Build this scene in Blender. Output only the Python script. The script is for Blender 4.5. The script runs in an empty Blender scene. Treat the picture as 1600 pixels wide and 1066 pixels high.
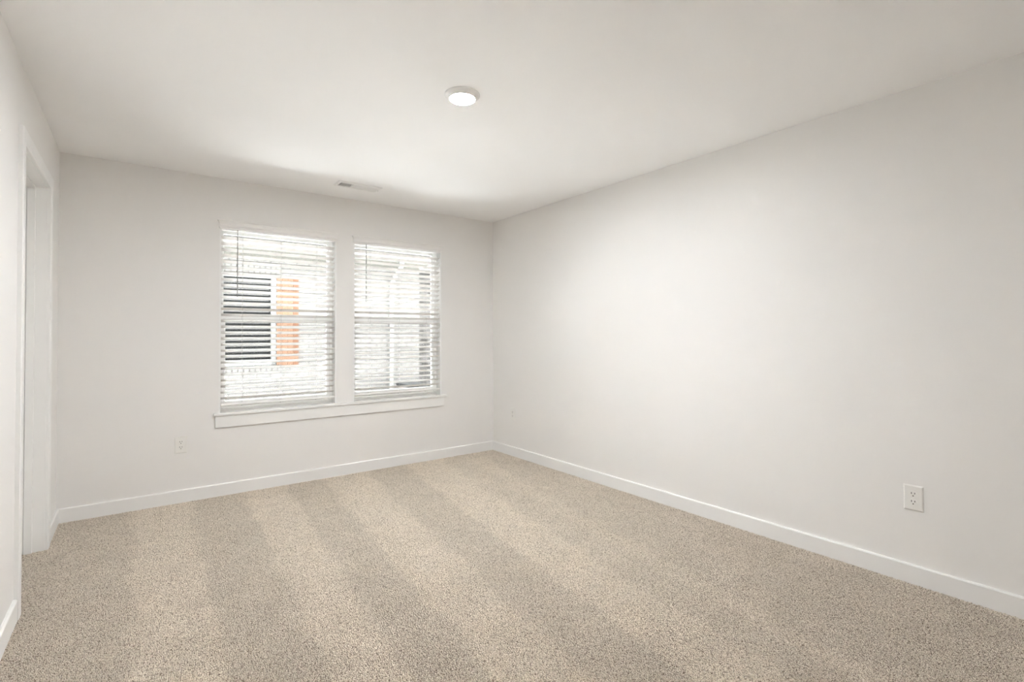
import bpy, bmesh, math, random
from mathutils import Vector, Matrix
random.seed(4)
S = bpy.context.scene
COL = S.collection

# ------------------------------------------------------------------ camera
cam_d = bpy.data.cameras.new('camera')
cam = bpy.data.objects.new('camera', cam_d)
COL.objects.link(cam)
fw = Vector((0.60080725, 0.79927171, 0.01397796))
rt = Vector((0.79936784, -0.60083705, -0.00242758))
up = Vector((-0.00645818, -0.01263205, 0.99989936))
CH = 1.2205
m = Matrix((rt, up, -fw)).transposed().to_4x4()
m.translation = Vector((0, 0, CH))
cam.matrix_world = m
cam_d.sensor_fit = 'HORIZONTAL'
cam_d.sensor_width = 36.0
cam_d.lens = 777.32 / 1600 * 36
cam_d.shift_y = -(533 - 513.38) / 1600
cam_d.clip_start = 0.02
S.camera = cam

# ------------------------------------------------------------------ world: bright overcast sky
SKY = 22.0
W = bpy.data.worlds.new('overcast_sky'); S.world = W
W.use_nodes = True
wn = W.node_tree; wn.nodes.clear()
wo = wn.nodes.new('ShaderNodeOutputWorld'); wb = wn.nodes.new('ShaderNodeBackground')
wb.inputs[0].default_value = (0.93, 0.965, 1.0, 1); wb.inputs[1].default_value = SKY
wn.links.new(wb.outputs[0], wo.inputs[0])

# ------------------------------------------------------------------ sun: high, along the gap between the houses
SUN = 175.0
sd = bpy.data.lights.new('sun', 'SUN'); sd.energy = SUN; sd.angle = math.radians(3); sd.color = (0.97, 1.0, 1.03)
so = bpy.data.objects.new('sun', sd); COL.objects.link(so); so.location = (-10, -4, 20)
so.rotation_euler = Vector((0.50, 0.02, -0.86)).to_track_quat('-Z', 'Y').to_euler()

# ------------------------------------------------------------------ view
LAMP = 1300.0
S.view_settings.view_transform = 'Standard'
S.view_settings.look = 'None'
S.view_settings.exposure = 0.0
S.view_settings.gamma = 1.0
S.view_settings.use_curve_mapping = False
cy = S.cycles
cy.max_bounces = 16; cy.diffuse_bounces = 10; cy.glossy_bounces = 4
cy.transparent_max_bounces = 16
cy.use_denoising = True
cy.use_adaptive_sampling = False
cy.use_guiding = True
cy.sample_clamp_indirect = 0.0
cy.caustics_reflective = False; cy.caustics_refractive = False

# ------------------------------------------------------------------ room numbers (metres)
XL, XR, YB, YN, H = -0.421, 3.052, 4.4026, -0.92, 2.44
T = 0.15                      # back wall thickness
SD = 0.115                    # side wall thickness

# ------------------------------------------------------------------ materials
def nm(name):
    M = bpy.data.materials.new(name); M.use_nodes = True
    nt = M.node_tree; nt.nodes.clear()
    o = nt.nodes.new('ShaderNodeOutputMaterial')
    b = nt.nodes.new('ShaderNodeBsdfPrincipled')
    nt.links.new(b.outputs[0], o.inputs[0])
    return M, nt, b, o

def paint(name, col, rough=0.55, bump=0.0, scale=180, spec=0.3):
    M, nt, b, o = nm(name)
    tc = nt.nodes.new('ShaderNodeTexCoord')
    n = nt.nodes.new('ShaderNodeTexNoise'); n.inputs['Scale'].default_value = 1.7; n.inputs['Detail'].default_value = 3
    nt.links.new(tc.outputs['Object'], n.inputs['Vector'])
    mx = nt.nodes.new('ShaderNodeMix'); mx.data_type = 'RGBA'
    mx.inputs[6].default_value = (*[c * 0.985 for c in col], 1)
    mx.inputs[7].default_value = (*[min(1, c * 1.015) for c in col], 1)
    nt.links.new(n.outputs[0], mx.inputs[0]); nt.links.new(mx.outputs[2], b.inputs['Base Color'])
    b.inputs['Roughness'].default_value = rough
    b.inputs['Specular IOR Level'].default_value = spec
    if bump:
        n2 = nt.nodes.new('ShaderNodeTexNoise'); n2.inputs['Scale'].default_value = scale; n2.inputs['Detail'].default_value = 2
        nt.links.new(tc.outputs['Object'], n2.inputs['Vector'])
        bp = nt.nodes.new('ShaderNodeBump'); bp.inputs['Strength'].default_value = bump; bp.inputs['Distance'].default_value = 0.001
        nt.links.new(n2.outputs[0], bp.inputs['Height']); nt.links.new(bp.outputs[0], b.inputs['Normal'])
    return M

M_wall = paint('wall_paint', (0.84, 0.828, 0.812), 0.6, 0.15)
M_ceil = paint('ceiling_paint', (0.93, 0.922, 0.915), 0.8, 0.1)
M_trim = paint('trim_paint', (0.87, 0.867, 0.855), 0.35)
M_vinyl = paint('white_vinyl', (0.87, 0.865, 0.85), 0.35)
M_blind = paint('blind_white', (0.87, 0.86, 0.84), 0.4)
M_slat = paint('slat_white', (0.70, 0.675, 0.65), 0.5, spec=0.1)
M_plate = paint('outlet_plastic', (0.84, 0.83, 0.80), 0.3)
M_dark = paint('dark_slot', (0.03, 0.028, 0.025), 0.6)
M_grey = paint('grey_wand', (0.24, 0.235, 0.23), 0.3)
M_cord = paint('cord_white', (0.32, 0.31, 0.30), 0.8)
M_metal = paint('satin_nickel', (0.55, 0.54, 0.52), 0.3); M_metal.node_tree.nodes['Principled BSDF'].inputs['Metallic'].default_value = 1
M_plug = paint('cord_plug', (0.36, 0.35, 0.33), 0.6)

def glass_mat(name, tint=(1, 1, 1), refl=0.06):
    M, nt, b, o = nm(name)
    nt.nodes.remove(b)
    tr = nt.nodes.new('ShaderNodeBsdfTransparent'); tr.inputs[0].default_value = (*tint, 1)
    gl = nt.nodes.new('ShaderNodeBsdfGlossy'); gl.inputs['Roughness'].default_value = 0.02
    fr = nt.nodes.new('ShaderNodeFresnel'); fr.inputs[0].default_value = 1.45
    mx = nt.nodes.new('ShaderNodeMixShader')
    nt.links.new(fr.outputs[0], mx.inputs[0]); nt.links.new(tr.outputs[0], mx.inputs[1]); nt.links.new(gl.outputs[0], mx.inputs[2])
    nt.links.new(mx.outputs[0], o.inputs[0])
    return M
M_glass = glass_mat('window_glass', (0.97, 0.98, 0.97))

def screen_mat():
    M, nt, b, o = nm('insect_screen')
    b.inputs['Base Color'].default_value = (0.02, 0.017, 0.014, 1); b.inputs['Roughness'].default_value = 0.7
    tr = nt.nodes.new('ShaderNodeBsdfTransparent')
    mx = nt.nodes.new('ShaderNodeMixShader'); mx.inputs[0].default_value = 0.16
    nt.links.new(tr.outputs[0], mx.inputs[1]); nt.links.new(b.outputs[0], mx.inputs[2]); nt.links.new(mx.outputs[0], o.inputs[0])
    return M
M_screen = screen_mat()

def emit_mat(name, col, s):
    M, nt, b, o = nm(name)
    b.inputs['Base Color'].default_value = (0.8, 0.8, 0.8, 1)
    b.inputs['Emission Color'].default_value = (*col, 1); b.inputs['Emission Strength'].default_value = s
    return M
M_lens = emit_mat('lit_lens', (0.97, 1.0, 1.03), LAMP)

def carpet_mat():
    M, nt, b, o = nm('carpet_pile')
    L = nt.links.new
    N = lambda t, **k: nt.nodes.new(t)
    tc = N('ShaderNodeNewGeometry')
    # yarn fleck colour
    n1 = N('ShaderNodeTexNoise'); n1.inputs['Scale'].default_value = 135; n1.inputs['Detail'].default_value = 3; n1.inputs['Roughness'].default_value = 0.62; n1.inputs['Distortion'].default_value = 0.6
    L(tc.outputs['Position'], n1.inputs['Vector'])
    cr = N('ShaderNodeValToRGB'); e = cr.color_ramp.elements
    e[0].position = 0.36; e[0].color = (0.27, 0.215, 0.16, 1)
    e[1].position = 0.70; e[1].color = (0.95, 0.885, 0.79, 1)
    k = cr.color_ramp.elements.new(0.47); k.color = (0.745, 0.665, 0.565, 1)
    L(n1.outputs[0], cr.inputs[0])
    # vacuum stripes: shading of the pile lay put into the colour, fanning slightly
    wn_ = N('ShaderNodeTexNoise'); wn_.inputs['Scale'].default_value = 3.0; wn_.inputs['Detail'].default_value = 4; wn_.inputs['Roughness'].default_value = 0.6
    L(tc.outputs['Position'], wn_.inputs['Vector'])
    sp = N('ShaderNodeSeparateXYZ'); L(tc.outputs['Position'], sp.inputs[0])
    def mth(op, a, b_=None, c=None):
        q = N('ShaderNodeMath'); q.operation = op
        for i, v in enumerate((a, b_, c)):
            if v is None: continue
            if isinstance(v, (int, float)): q.inputs[i].default_value = v
            else: L(v, q.inputs[i])
        return q.outputs[0]
    fan = mth('MULTIPLY_ADD', mth('SUBTRACT', 3.6, sp.outputs['Y']), 0.08, 1.0)
    u = mth('MULTIPLY', sp.outputs['X'], fan)
    u = mth('ADD', u, mth('MULTIPLY', mth('SUBTRACT', wn_.outputs[0], 0.5), 0.22))
    t = mth('DIVIDE', mth('ADD', u, 0.6), 4.0)
    sr = N('ShaderNodeValToRGB'); sr.color_ramp.interpolation = 'LINEAR'
    el = sr.color_ramp.elements
    edges = [(-0.02, 1), (0.30, 0), (0.63, 1), (0.92, 0), (1.20, 1), (1.55, 0), (1.91, 1), (2.27, 0.25), (2.50, 0.55), (2.66, 0.0)]
    cur = 0.0; soft = 0.022
    pts = [(0.0, 0.0)]
    for x, v in edges:
        pts.append(((x - soft + 0.6) / 4, cur)); pts.append(((x + soft + 0.6) / 4, v)); cur = v
    el[0].position = pts[0][0]; el[0].color = (0, 0, 0, 1); el[1].position = pts[-1][0]; el[1].color = (pts[-1][1],) * 3 + (1,)
    for x, v in pts[1:-1]:
        q = sr.color_ramp.elements.new(x); q.color = (v, v, v, 1)
    L(t, sr.inputs[0])
    # scuffed patches and footmarks
    n3 = N('ShaderNodeTexNoise'); n3.inputs['Scale'].default_value = 5.5; n3.inputs['Detail'].default_value = 5; n3.inputs['Roughness'].default_value = 0.65; n3.inputs['Distortion'].default_value = 0.8
    L(tc.outputs['Position'], n3.inputs['Vector'])
    lay_tone = mth('MULTIPLY_ADD', sr.outputs[0], 0.115, 0.925)
    lay_tone = mth('ADD', lay_tone, mth('MULTIPLY', mth('SUBTRACT', n3.outputs[0], 0.5), 0.30))
    vm = N('ShaderNodeVectorMath'); vm.operation = 'SCALE'
    L(cr.outputs[0], vm.inputs[0]); L(lay_tone, vm.inputs['Scale'])
    L(vm.outputs[0], b.inputs['Base Color'])
    b.inputs['Roughness'].default_value = 1.0; b.inputs['Specular IOR Level'].default_value = 0.05
    b.inputs['Sheen Weight'].default_value = 0.1; b.inputs['Sheen Roughness'].default_value = 0.5
    return M
M_carpet = carpet_mat()
M_backing = paint('carpet_backing', (0.16, 0.135, 0.11), 1.0)

def brick_mat(name, c1, c2, mortar, bw=0.203, rh=0.079, off=(0, 0), ms=0.006):
    M, nt, b, o = nm(name); L = nt.links.new
    tc = nt.nodes.new('ShaderNodeTexCoord'); sp = nt.nodes.new('ShaderNodeSeparateXYZ'); L(tc.outputs['Object'], sp.inputs[0])
    ax = nt.nodes.new('ShaderNodeMath'); ax.operation = 'ADD'; ax.inputs[1].default_value = off[0]; L(sp.outputs['X'], ax.inputs[0])
    ay = nt.nodes.new('ShaderNodeMath'); ay.operation = 'ADD'; L(ax.outputs[0], ay.inputs[0]); L(sp.outputs['Y'], ay.inputs[1])
    az = nt.nodes.new('ShaderNodeMath'); az.operation = 'ADD'; az.inputs[1].default_value = off[1]; L(sp.outputs['Z'], az.inputs[0])
    cb = nt.nodes.new('ShaderNodeCombineXYZ'); L(ay.outputs[0], cb.inputs[0]); L(az.outputs[0], cb.inputs[1])
    br = nt.nodes.new('ShaderNodeTexBrick'); L(cb.outputs[0], br.inputs['Vector'])
    br.inputs['Color1'].default_value = (*c1, 1); br.inputs['Color2'].default_value = (*c2, 1); br.inputs['Mortar'].default_value = (*mortar, 1)
    br.inputs['Scale'].default_value = 1.0; br.inputs['Mortar Size'].default_value = ms
    br.inputs['Mortar Smooth'].default_value = 0.3; br.inputs['Brick Width'].default_value = bw; br.inputs['Row Height'].default_value = rh
    n = nt.nodes.new('ShaderNodeTexNoise'); n.inputs['Scale'].default_value = 14; n.inputs['Detail'].default_value = 4; L(tc.outputs['Object'], n.inputs['Vector'])
    mx = nt.nodes.new('ShaderNodeMix'); mx.data_type = 'RGBA'; mx.blend_type = 'MULTIPLY'; mx.inputs[0].default_value = 0.25
    L(br.outputs[0], mx.inputs[6]); L(n.outputs[0], mx.inputs[7]); L(mx.outputs[2], b.inputs['Base Color'])
    b.inputs['Roughness'].default_value = 0.9; b.inputs['Specular IOR Level'].default_value = 0.0
    return M

def wood_mat(name, col):
    M, nt, b, o = nm(name); L = nt.links.new
    tc = nt.nodes.new('ShaderNodeTexCoord'); mp = nt.nodes.new('ShaderNodeMapping'); mp.inputs['Scale'].default_value = (22, 22, 1.5)
    L(tc.outputs['Object'], mp.inputs[0])
    n = nt.nodes.new('ShaderNodeTexNoise'); n.inputs['Scale'].default_value = 3; n.inputs['Detail'].default_value = 6; L(mp.outputs[0], n.inputs['Vector'])
    mx = nt.nodes.new('ShaderNodeMix'); mx.data_type = 'RGBA'
    mx.inputs[6].default_value = (*[c * 0.75 for c in col], 1); mx.inputs[7].default_value = (*[c * 1.2 for c in col], 1)
    L(n.outputs[0], mx.inputs[0]); L(mx.outputs[2], b.inputs['Base Color']); b.inputs['Roughness'].default_value = 0.7; b.inputs['Specular IOR Level'].default_value = 0.0
    return M

# ------------------------------------------------------------------ mesh helpers
def box(bm, x0, x1, y0, y1, z0, z1):
    v = [bm.verts.new((x, y, z)) for z in (z0, z1) for y in (y0, y1) for x in (x0, x1)]
    for f in ((0, 2, 3, 1), (4, 5, 7, 6), (0, 1, 5, 4), (2, 6, 7, 3), (0, 4, 6, 2), (1, 3, 7, 5)):
        bm.faces.new([v[i] for i in f])
    return v

def cyl(bm, p0, p1, r0, r1=None, seg=16, cap=True):
    r1 = r0 if r1 is None else r1
    p0, p1 = Vector(p0), Vector(p1); d = (p1 - p0).normalized()
    a = d.orthogonal().normalized(); c = d.cross(a)
    R = []
    for p, r in ((p0, r0), (p1, r1)):
        R.append([bm.verts.new(p + (a * math.cos(t) + c * math.sin(t)) * r) for t in [2 * math.pi * i / seg for i in range(seg)]])
    for i in range(seg):
        j = (i + 1) % seg
        bm.faces.new((R[0][i], R[0][j], R[1][j], R[1][i]))
    if cap:
        bm.faces.new(R[0][::-1]); bm.faces.new(R[1])

def lathe(bm, cx, cy_, prof, seg=64, axis='Z', close=False):
    """prof: list of (r, h); axis Z up, spun about (cx, cy_)"""
    R = []
    for r, h in prof:
        R.append([bm.verts.new((cx + r * math.cos(2 * math.pi * i / seg), cy_ + r * math.sin(2 * math.pi * i / seg), h)) for i in range(seg)])
    for k in range(len(R) - 1):
        for i in range(seg):
            j = (i + 1) % seg
            bm.faces.new((R[k][i], R[k][j], R[k + 1][j], R[k + 1][i]))
    if close:
        bm.faces.new(R[0]); bm.faces.new(R[-1])

def rect_prism(bm, outline, fn):
    """outline: list of (u, v); fn maps (u, v, side) to a point, side 0/1"""
    A = [bm.verts.new(fn(u, v, 0)) for u, v in outline]; B = [bm.verts.new(fn(u, v, 1)) for u, v in outline]
    n = len(outline)
    for i in range(n):
        j = (i + 1) % n
        bm.faces.new((A[i], A[j], B[j], B[i]))
    bm.faces.new(A[::-1]); bm.faces.new(B)

def obj(name, bm, mat, parent=None, bevel=0.0, smooth=False, loc=None, segs=2):
    bmesh.ops.recalc_face_normals(bm, faces=bm.faces[:])
    me = bpy.data.meshes.new(name); bm.to_mesh(me); bm.free()
    me.materials.append(mat)
    if smooth:
        for p in me.polygons: p.use_smooth = True
    o = bpy.data.objects.new(name, me); COL.objects.link(o)
    if parent is not None: o.parent = parent
    if loc is not None: o.location = loc
    if bevel:
        b = o.modifiers.new('bevel', 'BEVEL'); b.width = bevel; b.segments = segs; b.limit_method = 'ANGLE'
    return o

def struct(name, bm, mat, bevel=0.0):
    o = obj(name, bm, mat, None, bevel); o['kind'] = 'structure'; return o

def empty(name, loc=(0, 0, 0), rz=0.0):
    e = bpy.data.objects.new(name, None); COL.objects.link(e); e.location = loc; e.rotation_euler = (0, 0, rz)
    e.empty_display_size = 0.05
    return e

def thing(name, label, cat, loc=(0, 0, 0), rz=0.0, group=None):
    e = empty(name, loc, rz); e['label'] = label; e['category'] = cat
    if group: e['group'] = group
    return e

def B(*boxes):
    bm = bmesh.new()
    for b in boxes: box(bm, *b)
    return bm

def holed(x0, x1, z0, z1, holes):
    """split a rectangle into cells leaving the holes open"""
    xs = sorted({x0, x1, *[h[0] for h in holes], *[h[1] for h in holes]})
    zs = sorted({z0, z1, *[h[2] for h in holes], *[h[3] for h in holes]})
    out = []
    for i in range(len(xs) - 1):
        run = None
        for k in range(len(zs) - 1):
            cx, cz = (xs[i] + xs[i + 1]) / 2, (zs[k] + zs[k + 1]) / 2
            if any(h[0] < cx < h[1] and h[2] < cz < h[3] for h in holes):
                if run: out.append(run); run = None
            else:
                run = (xs[i], xs[i + 1], zs[k], zs[k + 1]) if run is None else (run[0], run[1], run[2], zs[k + 1])
        if run: out.append(run)
    return out

# ------------------------------------------------------------------ room shell
FZ = -0.009                    # carpet backing; the pile stands up to z = 0
struct('floor', B((XL - SD - 0.6, XR, YN, YB, -0.12, FZ)), M_backing)
struct('ceiling', B((XL - SD - 0.6, XR + SD, YN - SD, YB + T, H, H + 0.15)), M_ceil)
WIN = [(0.497, 1.388), (1.535, 2.426)]
Z0, Z1 = 0.612, 2.100
bm = bmesh.new()
for c in holed(XL - SD - 0.6, XR + SD, -0.12, H, [(a, b, Z0, Z1) for a, b in WIN]):
    box(bm, c[0], c[1], YB, YB + T, c[2], c[3])
struct('wall_back', bm, M_wall)
DY0, DY1, DZ = 3.078, 3.892, 2.075       # door opening, between jamb faces
bm = bmesh.new()
for c in holed(YN, YB, -0.12, H, [(DY0 - 0.018, DY1 + 0.018, -0.12, DZ + 0.018)]):
    box(bm, XL - SD, XL, c[0], c[1], c[2], c[3])
struct('wall_left', bm, M_wall)
struct('wall_right', B((XR, XR + SD, YN - SD, YB, -0.12, H)), M_wall)
struct('wall_near', B((XL - SD, XR, YN - SD, YN, -0.12, H)), M_wall)
struct('wall_closet', B((XL - SD - 0.72, XL - SD - 0.6, YN, YB, -0.12, H)), M_wall)

# ------------------------------------------------------------------ carpet pile: cut twisted yarns, one object
def pile_patch(k, size):
    rnd = random.Random(100 + k); V, F = [], []
    n = 20; st = size / n
    for i in range(n):
        for j in range(n):
            x = (i + 0.5 + rnd.uniform(-0.32, 0.32)) * st - size / 2; y = (j + 0.5 + rnd.uniform(-0.32, 0.32)) * st - size / 2
            h = rnd.uniform(0.0072, 0.0108); a = rnd.uniform(0, 6.283); ln = rnd.uniform(0.0005, 0.0034)
            dx, dy = math.cos(a) * ln, math.sin(a) * ln
            r = rnd.uniform(0.0020, 0.0027); ph = rnd.uniform(0, 6.283); b0 = len(V)
            for t, rr in ((0.0, 0.7), (0.55, 1.0), (0.88, 0.85)):
                for q in range(5):
                    g = ph + q * 1.2566 + t * 1.2
                    V.append((x + dx * t * t + math.cos(g) * r * rr, y + dy * t * t + math.sin(g) * r * rr, h * t))
            V.append((x + dx * 1.1, y + dy * 1.1, h))
            for lv in range(2):
                for q in range(5):
                    q2 = (q + 1) % 5; F.append((b0 + lv * 5 + q, b0 + lv * 5 + q2, b0 + lv * 5 + 5 + q2, b0 + lv * 5 + 5 + q))
            for q in range(5): F.append((b0 + 10 + q, b0 + 10 + (q + 1) % 5, b0 + 15))
    me = bpy.data.meshes.new('pile_patch'); me.from_pydata(V, [], F); me.materials.append(M_carpet)
    return bpy.data.objects.new('pile_patch', me)
NX, NYP = 35, 54
PS = (XR - XL) / NX; PT = (YB - YN) / NYP
pile_src = bpy.data.collections.new('pile_patches')      # source yarns, not in the scene by themselves
for k in range(6): pile_src.objects.link(pile_patch(k, (PS + PT) / 2))
pts = [(XL + (i + 0.5) * PS, YN + (j + 0.5) * PT, FZ) for i in range(NX) for j in range(NYP)]
nd = int((3.892 - 3.078) / PS)
pts += [(XL - PS / 2, 3.078 + (j + 0.5) * (3.892 - 3.078) / nd, FZ) for j in range(nd)]
me = bpy.data.meshes.new('carpet_pile'); me.from_pydata(pts, [], []); me.materials.append(M_carpet)
pile = bpy.data.objects.new('carpet_pile', me); COL.objects.link(pile)
pile['kind'] = 'stuff'; pile['category'] = 'carpet'; pile['label'] = 'beige cut pile carpet with vacuum stripes covering the whole floor'
ng = bpy.data.node_groups.new('pile', 'GeometryNodeTree')
ng.interface.new_socket('Geometry', in_out='INPUT', socket_type='NodeSocketGeometry')
ng.interface.new_socket('Geometry', in_out='OUTPUT', socket_type='NodeSocketGeometry')
gi = ng.nodes.new('NodeGroupInput'); go = ng.nodes.new('NodeGroupOutput')
ci = ng.nodes.new('GeometryNodeCollectionInfo'); ci.inputs['Collection'].default_value = pile_src
ci.inputs['Separate Children'].default_value = True; ci.inputs['Reset Children'].default_value = True
ip = ng.nodes.new('GeometryNodeInstanceOnPoints'); ip.inputs['Pick Instance'].default_value = True
r1 = ng.nodes.new('FunctionNodeRandomValue'); r1.data_type = 'INT'; r1.inputs[4].default_value = 0; r1.inputs[5].default_value = 5; r1.inputs['Seed'].default_value = 3
r2 = ng.nodes.new('FunctionNodeRandomValue'); r2.data_type = 'INT'; r2.inputs[4].default_value = 0; r2.inputs[5].default_value = 3; r2.inputs['Seed'].default_value = 8
mu = ng.nodes.new('ShaderNodeMath'); mu.operation = 'MULTIPLY'; mu.inputs[1].default_value = math.pi / 2
cx_ = ng.nodes.new('ShaderNodeCombineXYZ')
ng.links.new(gi.outputs[0], ip.inputs['Points']); ng.links.new(ci.outputs[0], ip.inputs['Instance'])
ng.links.new(r1.outputs[2], ip.inputs['Instance Index']); ng.links.new(r2.outputs[2], mu.inputs[0]); ng.links.new(mu.outputs[0], cx_.inputs[2])
ng.links.new(cx_.outputs[0], ip.inputs['Rotation']); ng.links.new(ip.outputs[0], go.inputs[0])
md = pile.modifiers.new('pile', 'NODES'); md.node_group = ng

# baseboards: 3 1/2 in. boards with a rounded top edge
BH, BT = 0.092, 0.0145
def baseboard(name, fn, a, b):
    prof = [(0, FZ), (BT, FZ), (BT, BH - 0.006), (BT - 0.003, BH - 0.0015), (BT - 0.007, BH), (0, BH)]
    bm = bmesh.new()
    rect_prism(bm, prof, lambda u, v, s: fn(u, v, (a, b)[s]))
    return struct(name, bm, M_trim)
baseboard('baseboard_back', lambda u, v, t: (t, YB - u, v), XL, XR)
baseboard('baseboard_right', lambda u, v, t: (XR - u, t, v), YN, YB - BT)
baseboard('baseboard_left', lambda u, v, t: (XL + u, t, v), YN, DY0 - 0.078)
baseboard('baseboard_left_far', lambda u, v, t: (XL + u, t, v), DY1 + 0.078, YB - BT)
baseboard('baseboard_near', lambda u, v, t: (t, YN + u, v), XL + BT, XR - BT)

# ------------------------------------------------------------------ door in the left wall
door = empty('door_1', (XL, DY0, 0)); door['kind'] = 'structure'
def dpart(name, boxes, mat, bevel=0.0, parent=None):
    bm = bmesh.new()
    for (x0, x1, y0, y1, z0, z1) in boxes: box(bm, x0 - XL, x1 - XL, y0 - DY0, y1 - DY0, z0, z1)
    return obj(name, bm, mat, parent or door, bevel)
J = 0.018
dpart('door_jamb', [(XL - SD, XL, DY0 - J, DY0, FZ, DZ + J), (XL - SD, XL, DY1, DY1 + J, FZ, DZ + J), (XL - SD, XL, DY0, DY1, DZ, DZ + J)], M_trim)
ds0, ds1 = XL - 0.086, XL - 0.050
dpart('door_stop', [(ds0, ds1, DY0, DY0 + 0.011, FZ, DZ - 0.011), (ds0, ds1, DY1 - 0.011, DY1, FZ, DZ - 0.011), (ds0, ds1, DY0, DY1, DZ - 0.011, DZ)], M_trim, 0.002)
def casing(name, x_in, s):
    """mitred flat casing with an eased edge round the opening; s is the side it stands proud to"""
    cw, th, rv = 0.066, 0.018, 0.005
    prof = [(0, 0), (0, th * 0.72), (0.004, th * 0.86), (0.010, th * 0.86), (0.013, th), (cw - 0.003, th), (cw, th - 0.003), (cw, 0)]
    bm = bmesh.new()
    ya, yb, zt = DY0 - rv, DY1 + rv, DZ + rv
    rows = []
    for w, t in prof:
        x = x_in + s * t - XL
        rows.append([bm.verts.new((x, ya - w - DY0, FZ)), bm.verts.new((x, ya - w - DY0, zt + w)), bm.verts.new((x, yb + w - DY0, zt + w)), bm.verts.new((x, yb + w - DY0, FZ))])
    n = len(rows)
    for i in range(n):
        a, b = rows[i], rows[(i + 1) % n]
        for k in range(3): bm.faces.new((a[k], a[k + 1], b[k + 1], b[k]))
    bm.faces.new([r[0] for r in rows]); bm.faces.new([r[3] for r in rows])
    return obj(name, bm, M_trim, door)
casing('door_casing', XL, 1)
casing('door_casing', XL - SD, -1)
# closed slab beyond the stop, two recessed panels
sx0, sx1 = XL - 0.122, XL - 0.087
bm = bmesh.new()
y0, y1, z0, z1 = DY0 + 0.003, DY1 - 0.003, 0.012, DZ - 0.003
hol = [(y0 + 0.11, y1 - 0.11, 0.22, 0.92), (y0 + 0.11, y1 - 0.11, 1.07, z1 - 0.12)]
for c in holed(y0, y1, z0, z1, hol): box(bm, sx0 - XL, sx1 - XL, c[0] - DY0, c[1] - DY0, c[2], c[3])
for h in hol: box(bm, sx0 + 0.008 - XL, sx1 - 0.008 - XL, h[0] - DY0, h[1] - DY0, h[2], h[3])
slab = obj('door_slab', bm, M_trim, door)
bm = bmesh.new()
ky, kz = DY0 + 0.065 - DY0, 0.96
cyl(bm, (sx1 - XL, ky, kz), (sx1 + 0.006 - XL, ky, kz), 0.026, seg=32)
cyl(bm, (sx1 + 0.006 - XL, ky, kz), (sx1 + 0.03 - XL, ky, kz), 0.009)
cyl(bm, (sx1 + 0.022 - XL, ky, kz), (sx1 + 0.022 - XL, ky + 0.10, kz), 0.008, 0.0065)
obj('door_handle', bm, M_metal, slab, smooth=False)

# ------------------------------------------------------------------ windows
def window(i, xa, xb):
    w = empty('window_%d' % i, (xa, YB, Z0)); w['kind'] = 'structure'
    def P(name, boxes, mat, bevel=0.0, parent=None):
        bm = bmesh.new()
        for b in boxes: box(bm, b[0] - xa, b[1] - xa, b[2] - YB, b[3] - YB, b[4] - Z0, b[5] - Z0)
        return obj(name, bm, mat, parent or w, bevel)
    t = 0.012
    ia, ib = xa + t, xb - t
    zb, zt = 0.634, Z1 - t
    P('jamb_liner', [(xa, ia, YB - 0.001, YB + T, Z0, Z1), (ib, xb, YB - 0.001, YB + T, Z0, Z1), (ia, ib, YB - 0.001, YB + T, zt, Z1)], M_trim)
    # vinyl frame
    f = 0.024
    P('window_frame', [(ia, ia + f, YB + 0.085, YB + T, Z0, zt), (ib - f, ib, YB + 0.085, YB + T, Z0, zt),
                       (ia + f, ib - f, YB + 0.085, YB + T, zt - f, zt), (ia + f, ib - f, YB + 0.085, YB + T, Z0, zb + 0.022)], M_vinyl, 0.002)
    # upper sash (outer track)
    a, b = ia + f, ib - f
    zm0, zm1 = 1.345, 1.388
    ya, yb = YB + 0.132, YB + 0.148
    s = 0.008
    us = P('upper_sash', [(a, a + s, ya, yb, zm0, zt - f), (b - s, b, ya, yb, zm0, zt - f), (a + s, b - s, ya, yb, zt - f - 0.03, zt - f), (a + s, b - s, ya, yb, zm0, zm1)], M_vinyl, 0.0015)
    P('glass_pane', [(a + s, b - s, ya + 0.006, ya + 0.009, zm1, zt - f - 0.03)], M_glass, parent=us)
    # lower sash (inner track)
    ya, yb = YB + 0.098, YB + 0.128
    s = 0.018
    zl = zb + 0.022
    ls = P('lower_sash', [(a, a + s, ya, yb, zl, zm1), (b - s, b, ya, yb, zl, zm1), (a + s, b - s, ya, yb, zl, zl + 0.05), (a + s, b - s, ya, yb, zm0, zm1)], M_vinyl, 0.002)
    P('glass_pane', [(a + s, b - s, ya + 0.014, ya + 0.017, zl + 0.05, zm0)], M_glass, parent=ls)
    mx = (a + b) / 2
    P('sash_lock', [(mx - 0.028, mx + 0.028, ya + 0.002, yb - 0.004, zm1, zm1 + 0.008), (mx - 0.006, mx + 0.022, ya - 0.004, ya + 0.012, zm1 + 0.008, zm1 + 0.014)], M_vinyl, 0.001, parent=ls)
    # insect screen outside the lower sash
    P('insect_screen', [(a, b, YB + 0.1492, YB + 0.1496, zl, zm0 + 0.02)], M_screen)
for i, (xa, xb) in enumerate(WIN): window(i + 1, xa, xb)

# stool and apron run under both windows
bm = B((0.462, 2.477, YB - 0.030, YB, 0.612, 0.632))
for xa, xb in WIN: box(bm, xa + 0.012, xb - 0.012, YB, YB + 0.088, 0.612, 0.632)
struct('trim_1', bm, M_trim, 0.003)
struct('trim_2', B((0.474, 2.449, YB - 0.016, YB, 0.520, 0.612)), M_trim, 0.0025)

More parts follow.
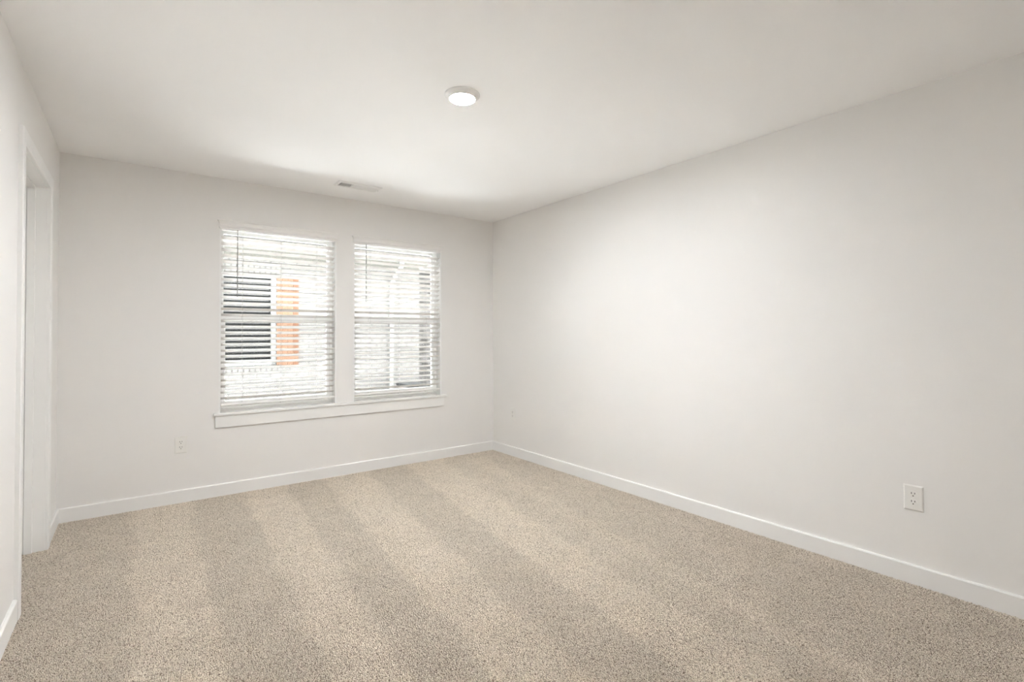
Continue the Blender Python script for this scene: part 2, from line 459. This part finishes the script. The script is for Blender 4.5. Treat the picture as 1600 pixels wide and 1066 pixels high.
# ------------------------------------------------------------------ venetian blinds
def blind(label, xa, xb, wand_x):
    """open, lowered horizontal blind; origin at the head, left corner"""
    r = thing('venetian_blind', label, 'blind', (xa, YB, Z1), 0, 'white venetian blinds on the two windows')
    W_ = xb - xa; t = 0.012
    zt = -t                                     # underside of head liner
    obj('headrail', B((t + 0.003, W_ - t - 0.003, 0.006, 0.056, zt - 0.042, zt)), M_blind, r, 0.001)
    # valance: crown moulding with mitred returns
    top = 2.117 - Z1
    prof = [(0.0, 0.0), (0.031, 0.0), (0.032, -0.0045), (0.030, -0.009), (0.024, -0.0105), (0.0235, -0.016),
            (0.0205, -0.024), (0.018, -0.034), (0.019, -0.042), (0.0225, -0.049), (0.023, -0.053), (0.0195, -0.0545),
            (0.019, -0.058), (0.0165, -0.060), (0.016, -0.067), (0.0, -0.067)]
    bm = bmesh.new(); rows = []
    for d, z in prof:
        e = (d - 0.018) if d > 0 else -0.018
        rows.append([bm.verts.new((-0.002 - e, -0.0005, top + z)), bm.verts.new((-0.002 - e, -0.0005 - d, top + z)),
                     bm.verts.new((W_ - 0.002 + e, -0.0005 - d, top + z)), bm.verts.new((W_ - 0.002 + e, -0.0005, top + z))])
    n = len(rows)
    for i in range(n - 1):
        a, b = rows[i], rows[i + 1]
        for k in range(3):
            try: bm.faces.new((a[k], a[k + 1], b[k + 1], b[k]))
            except ValueError: pass
    bmesh.ops.remove_doubles(bm, verts=bm.verts[:], dist=1e-5)
    obj('valance', bm, M_blind, r)
    # slats
    bm = bmesh.new()
    s0, s1 = 0.0145, W_ - 0.0145
    zs = [1.9985 - 0.0463 * k - Z1 for k in range(28)]
    th_ = math.radians(22); cs, sn = math.cos(th_), math.sin(th_)
    YC = 0.031                                   # pivot line of the slats; room edge tilted up
    def tilted(u, v, z): return (YC + u * cs + v * sn, z - 0.011 - u * sn + v * cs)
    for k, z in enumerate(zs):
        nn = 6; th = 0.0032
        loopT, loopB = [], []
        for q in range(nn + 1):
            f = q / nn; u = -0.025 + 0.05 * f
            bow = 0.0014 * (1 - (2 * f - 1) ** 2)
            loopT.append(tilted(u, bow + th / 2, z)); loopB.append(tilted(u, bow - th / 2, z))
        ol = loopT + loopB[::-1]
        rect_prism(bm, ol, lambda u, v, s: ((s0, s1)[s], u, v))
    obj('slats', bm, M_slat, r)
    zr = zs[-1] - 0.0463
    # bottom rail, tilted with the slats
    bm = bmesh.new()
    rect_prism(bm, [tilted(-0.025, 0.0, zr), tilted(0.025, 0.0, zr), tilted(0.025, -0.015, zr), tilted(-0.025, -0.015, zr)], lambda u, v, s: ((s0, s1)[s], u, v))
    rail = obj('bottom_rail', bm, M_blind, r, 0.003, segs=3)
    for fx in (0.162, 0.444, 0.726):
        bm = bmesh.new()
        for sd_ in (-1, 1):
            ya_, za_ = tilted(sd_ * 0.0262, 0, zs[0] + 0.03); yb_, zb_ = tilted(sd_ * 0.0262, 0, zr)
            cyl(bm, (fx, ya_, za_), (fx, yb_, zb_), 0.0006, seg=6)
        for z in zs:
            cyl(bm, (fx, *tilted(-0.0262, -0.0022, z)), (fx, *tilted(0.0262, -0.0022, z)), 0.0005, seg=5)
        obj('ladder_cord', bm, M_cord, r)
        bm = bmesh.new(); cyl(bm, (fx, *tilted(0.004, -0.014, zr)), (fx, *tilted(0.004, -0.0165, zr)), 0.0045, seg=12)
        obj('cord_plug', bm, M_plug, rail)
    bm = bmesh.new()
    cyl(bm, (wand_x, -0.006, zt - 0.020), (wand_x, -0.006, 1.528 - Z1), 0.0032, seg=8)
    cyl(bm, (wand_x, 0.004, zt - 0.012), (wand_x, -0.006, zt - 0.020), 0.0018, seg=8)
    obj('tilt_wand', bm, M_grey, r)
blind('white slatted blind over the left window, wood shutter seen behind it', *WIN[0], 0.122)
blind('white slatted blind over the right window, white downspout seen behind it', *WIN[1], 0.1165)

# ------------------------------------------------------------------ outlets
def slots(bm, z):
    for x, h in ((-0.0066, 0.0095), (0.0066, 0.0075)):
        box(bm, x - 0.0014, x + 0.0014, -0.0072, -0.0068, z + 0.0042 - h / 2, z + 0.0042 + h / 2)
    cyl(bm, (0, -0.0068, z - 0.0085), (0, -0.0072, z - 0.0085), 0.0028, seg=12)
def outlet(label, loc, rz):
    r = thing('wall_outlet', label, 'outlet', loc, rz, 'white wall outlets')
    bm = bmesh.new()                                   # bevelled plate, back at y=0, faces -y
    w, h = 0.0395, 0.062
    lv = [(w, h, 0), (w, h, 0.0015), (w - 0.0055, h - 0.0055, 0.0052)]
    rows = [[bm.verts.new((sx * a, -d, sz * b)) for sx, sz in ((-1, -1), (1, -1), (1, 1), (-1, 1))] for a, b, d in lv]
    for k in range(2):
        for i in range(4):
            j = (i + 1) % 4; bm.faces.new((rows[k][i], rows[k][j], rows[k + 1][j], rows[k + 1][i]))
    bm.faces.new(rows[-1]); bm.faces.new(rows[0][::-1])
    obj('cover_plate', bm, M_plate, r)
    for z in (0.0195, -0.0195):
        bm = bmesh.new()                               # round face cut flat at top and bottom
        ol = []
        for i in range(40):
            t = 2 * math.pi * i / 40; ol.append((0.0172 * math.cos(t), max(-0.0142, min(0.0142, 0.0172 * math.sin(t)))))
        rect_prism(bm, ol, lambda u, v, s: (u, (-0.0050, -0.0068)[s], z + v))
        f = obj('receptacle_face', bm, M_plate, r)
        bm = bmesh.new(); slots(bm, z); obj('plug_slots', bm, M_dark, f)
    bm = bmesh.new(); cyl(bm, (0, -0.005, 0), (0, -0.0062, 0), 0.003, 0.0026, seg=16)
    obj('screw', bm, M_plate, r)
outlet('white outlet low on the window wall, left of and below the left window', (0.257, YB, 0.421), 0)
outlet('white outlet low on the right wall, nearest the camera', (XR, 0.779, 0.417), math.radians(-90))
outlet('small far outlet low on the right wall, beside the room corner', (XR, 4.046, 0.421), math.radians(-90))

# ------------------------------------------------------------------ ceiling light
cx, cyy = 1.306, 2.152
L_ = thing('ceiling_light', 'lit round white flush light in the middle of the ceiling', 'ceiling light', (cx, cyy, H))
bm = bmesh.new()
lathe(bm, 0, 0, [(0.0895, 0.0), (0.0895, -0.003), (0.087, -0.006), (0.070, -0.0185), (0.0665, -0.0225), (0.064, -0.0230), (0.063, -0.020)], close=False)
obj('trim_ring', bm, M_trim, L_)
bm = bmesh.new()
lathe(bm, 0, 0, [(0.063, -0.0195), (0.058, -0.0205), (0.045, -0.021), (0.025, -0.0213), (0.001, -0.0214)], close=False)
obj('lens', bm, M_lens, L_, smooth=True)

# ------------------------------------------------------------------ ceiling vent
vx, vy = 1.4295, 3.984
V = thing('ceiling_vent', 'white rectangular air register on the ceiling above the windows', 'vent', (vx, vy, H))
hw, hh = 0.1765, 0.077
bm = bmesh.new()
iw, ih = 0.155, 0.047
o_ = [(hw, hh, 0.0), (hw, hh, -0.003), (hw - 0.012, hh - 0.012, -0.009), (iw, ih, -0.009), (iw, ih, -0.001)]
rows = [[bm.verts.new((sx * a, sz * b, z)) for sx, sz in ((-1, -1), (1, -1), (1, 1), (-1, 1))] for a, b, z in o_]
for k in range(4):
    for i in range(4):
        j = (i + 1) % 4; bm.faces.new((rows[k][i], rows[k][j], rows[k + 1][j], rows[k + 1][i]))
fr = obj('vent_frame', bm, M_vinyl, V)
obj('duct_shade_plate', B((-iw, iw, -ih, ih, -0.0012, -0.0002)), M_dark, V)  # dark plate standing in for the shade inside the duct
obj('bank_divider', B((-0.057, -0.049, -ih, ih, -0.010, -0.002)), M_vinyl, V)
obj('bank_divider', B((0.047, 0.055, -ih, ih, -0.010, -0.002)), M_vinyl, V)
for (a, b, sgn) in ((-iw, -0.057, 0), (-0.049, 0.047, -1), (0.055, iw, -1)):
    bm = bmesh.new(); n = 8
    for k in range(n):
        xc = a + (b - a) * (k + 0.5) / n
        dx, dz = (0.0062, 0.003) if sgn else (0.0012, 0.0035)
        sgn = sgn or 1
        ol = [(xc - sgn * dx, -0.0055 - dz + 0.0002), (xc - sgn * dx + 0.001, -0.0055 - dz), (xc + sgn * dx + 0.001, -0.0055 + dz - 0.001), (xc + sgn * dx, -0.0055 + dz - 0.0008)]
        rect_prism(bm, ol, lambda u, v, s: (u, (-ih, ih)[s], v))
    obj('louvre_bank', bm, M_vinyl, V)
for x in (-0.166, 0.166):
    bm = bmesh.new(); cyl(bm, (x, 0, -0.0085), (x, 0, -0.0105), 0.003, seg=12); obj('screw', bm, M_plug, V)

# ------------------------------------------------------------------ outdoors: neighbour's pale brick house
NY = 9.0; GZ = -0.45
M_brick = brick_mat('pale_brick', (0.0854, 0.0818, 0.0767), (0.0965, 0.0915, 0.0881), (0.0270, 0.0259, 0.0242), off=(0.07, 0.04), ms=0.005)
M_sold = brick_mat('pale_soldier_brick', (0.0891, 0.0854, 0.0818), (0.0818, 0.0791, 0.0743), (0.0273, 0.0248, 0.0222), bw=0.083, rh=0.5, ms=0.008, off=(0, 0.3))
M_sold.node_tree.nodes['Brick Texture'].offset = 0.0
M_stone = brick_mat('mottled_dark_brick', (0.0264, 0.0244, 0.0225), (0.0767, 0.0714, 0.0688), (0.0688, 0.0661, 0.0635), bw=0.203, rh=0.079)
M_owhite = paint('outdoor_white', (0.1113, 0.1103, 0.1066), 0.5, spec=0.0)
M_frieze = paint('beige_frieze', (0.0582, 0.0558, 0.0494), 0.6, spec=0.0)
M_shut = wood_mat('cedar_shutter', (0.0753, 0.0450, 0.0297))
M_shut2 = wood_mat('cedar_shutter_darker', (0.0621, 0.0330, 0.0206))  # same wood in a darker tone, for the edge board
M_pane = paint('dark_pane', (0.006, 0.0062, 0.0064), 0.3, spec=0.02)
M_nbl = paint('neighbour_blind', (0.0529, 0.0515, 0.0503), 0.6, spec=0.0)
M_roof = brick_mat('grey_shingles', (0.0360, 0.0346, 0.0336), (0.0494, 0.0470, 0.0447), (0.0198, 0.0198, 0.0198), bw=0.3, rh=0.14, ms=0.008)
M_bounce = paint('pale_bounce_ground', (0.50, 0.50, 0.495), 0.9)
M_ac = paint('beige_metal', (0.0317, 0.0278, 0.0259), 0.5, spec=0.0)

g = struct('bounce_ground', B((-25, 30, YB + T, 40, GZ - 0.2, GZ)), M_bounce)  # unseen ground, made pale to bounce sunlight up onto the ceiling
house = thing('neighbour_house', 'pale brick house with a wood shutter seen through both windows', 'house', (0, NY, GZ))
def hp(name, boxes, mat, bevel=0.0, parent=None):
    bm = bmesh.new()
    for b in boxes: box(bm, b[0], b[1], b[2] - NY, b[3] - NY, b[4] - GZ, b[5] - GZ)
    return obj(name, bm, mat, parent or house, bevel)
wx0, wx1, wz0, wz1 = 0.86, 1.846, 0.733, 2.212
HX0, HX1 = -5.0, 4.46
bm = bmesh.new()
for c in holed(HX0, HX1, GZ, 2.60, [(wx0, wx1, wz0, wz1)]): box(bm, c[0], c[1], 0, 0.25, c[2] - GZ, c[3] - GZ)
obj('brick_wall', bm, M_brick, house)
for sx in (HX0, HX1 - 0.25): hp('side_wall', [(sx, sx + 0.25, NY + 0.25, NY + 9, GZ, 2.60)], M_brick)
hp('soldier_course', [(wx0 - 0.08, wx1 + 0.075, NY - 0.012, NY + 0.1, 2.212, 2.415)], M_sold)
hp('rowlock_sill', [(wx0 - 0.08, wx1 + 0.075, NY - 0.03, NY + 0.1, 0.640, 0.735)], M_sold)
nw = hp('window_frame', [(wx0, wx0 + 0.07, NY + 0.03, NY + 0.12, wz0, wz1), (wx1 - 0.07, wx1, NY + 0.03, NY + 0.12, wz0, wz1),
        (wx0 + 0.07, wx1 - 0.07, NY + 0.03, NY + 0.12, wz1 - 0.03, wz1), (wx0 + 0.07, wx1 - 0.07, NY + 0.0, NY + 0.12, wz0, wz0 + 0.10),
        (wx0 + 0.07, wx1 - 0.07, NY + 0.05, NY + 0.12, 1.49, 1.54)], M_owhite)
hp('window_pane', [(wx0 + 0.07, wx1 - 0.07, NY + 0.12, NY + 0.13, wz0 + 0.10, wz1 - 0.03)], M_pane, parent=nw)
bm = bmesh.new()
z = wz0 + 0.13
while z < wz1 - 0.05:
    box(bm, wx0 + 0.09, wx1 - 0.09, 0.105, 0.118, z - GZ, z + 0.012 - GZ); z += 0.047
obj('inside_blind', bm, M_nbl, nw)
def shutter(x0, x1):
    r = hp('shutter', [(x0 + (x1 - x0) * k / 4 + 0.0008, x0 + (x1 - x0) * (k + 1) / 4 - 0.0008, NY - 0.022, NY, 0.728, 2.211) for k in range(3)], M_shut, 0.003)
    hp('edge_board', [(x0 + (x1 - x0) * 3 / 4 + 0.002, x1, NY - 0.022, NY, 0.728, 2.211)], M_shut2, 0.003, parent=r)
    for z in (0.86, 1.93): hp('batten', [(x0 + 0.004, x1 - 0.004, NY - 0.042, NY - 0.022, z - 0.045, z + 0.045)], M_shut, 0.003, parent=r)
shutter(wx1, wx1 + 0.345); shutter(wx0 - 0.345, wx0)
hp('frieze_board', [(HX0, HX1, NY - 0.02, NY, 2.505, 2.60)], M_frieze)
bm = bmesh.new()
x = HX0
hp('soffit', [(HX0 - 0.15, HX1 + 0.10, NY - 0.45, NY + 0.25, 2.60, 2.62)], M_frieze)
bm = bmesh.new()
ol = [(0, 0), (-0.075, 0), (-0.085, 0.03), (-0.12, 0.075), (-0.12, 0.125), (-0.11, 0.13), (0, 0.13)]
rect_prism(bm, ol, lambda u, v, s: ((HX0 - 0.15, HX1 + 0.10)[s], -0.45 + u, 2.575 - GZ + v))
obj('gutter', bm, M_owhite, house)
bm = bmesh.new()
rect_prism(bm, [(-0.50, 2.715 - GZ), (-0.50, 2.735 - GZ), (4.6, 4.6 - GZ), (9.6, 2.735 - GZ), (9.6, 2.715 - GZ), (4.6, 4.56 - GZ)], lambda u, v, s: ((HX0 - 0.15, HX1 + 0.10)[s], u, v))
obj('roof', bm, M_roof, house)
def spout(name, pts, w=0.075, d=0.05):
    bm = bmesh.new()
    for a, b in zip(pts[:-1], pts[1:]):
        A = [bm.verts.new((a[0] + sx * w / 2, a[1] + sy * d / 2 - NY, a[2] - GZ)) for sx, sy in ((-1, -1), (1, -1), (1, 1), (-1, 1))]
        C = [bm.verts.new((b[0] + sx * w / 2, b[1] + sy * d / 2 - NY, b[2] - GZ)) for sx, sy in ((-1, -1), (1, -1), (1, 1), (-1, 1))]
        for i in range(4):
            j = (i + 1) % 4; bm.faces.new((A[i], A[j], C[j], C[i]))
        bm.faces.new(A[::-1]); bm.faces.new(C)
    return obj(name, bm, M_owhite, house)
spout('downspout', [(3.86, NY - 0.50, 2.575), (3.86, NY - 0.50, 2.50), (3.86, NY - 0.035, 2.22), (3.86, NY - 0.035, GZ + 0.12), (3.86, NY - 0.22, GZ + 0.05)])

# air conditioner standing on the ground by the corner
ac = thing('air_conditioner', 'boxy beige outdoor unit against the neighbour house, seen low through the right window', 'air conditioner', (4.03, 8.28, GZ))
obj('housing', B((-0.25, 0.12, -0.25, 0.25, 0.06, 0.77)), M_ac, ac, 0.01)
obj('pad', B((-0.32, 0.19, -0.32, 0.32, 0.0, 0.06)), M_ac, ac, 0.01)
bm = bmesh.new()
for k in range(14): box(bm, -0.24, 0.11, -0.262, -0.25, 0.12 + k * 0.044, 0.135 + k * 0.044)
obj('side_grille', bm, M_ac, ac)
bm = bmesh.new(); box(bm, -0.26, 0.13, -0.26, 0.26, 0.77, 0.81); obj('top_grille', bm, M_pane, ac, 0.008)

# second house farther off, mottled brick
h2 = thing('distant_house', 'mottled dark brick house beyond the pale one, at the right window edge', 'house', (6.0, 12.0, GZ))
obj('brick_wall', B((-0.9, 9.0, 0, 7.0, 0, 3.3)), M_stone, h2)
bm = bmesh.new()
rect_prism(bm, [(-0.5, 3.3), (-0.5, 3.35), (3.5, 5.0), (7.5, 3.35), (7.5, 3.3)], lambda u, v, s: ((-1.2, 9.3)[s], u, v))
obj('roof', bm, M_roof, h2)
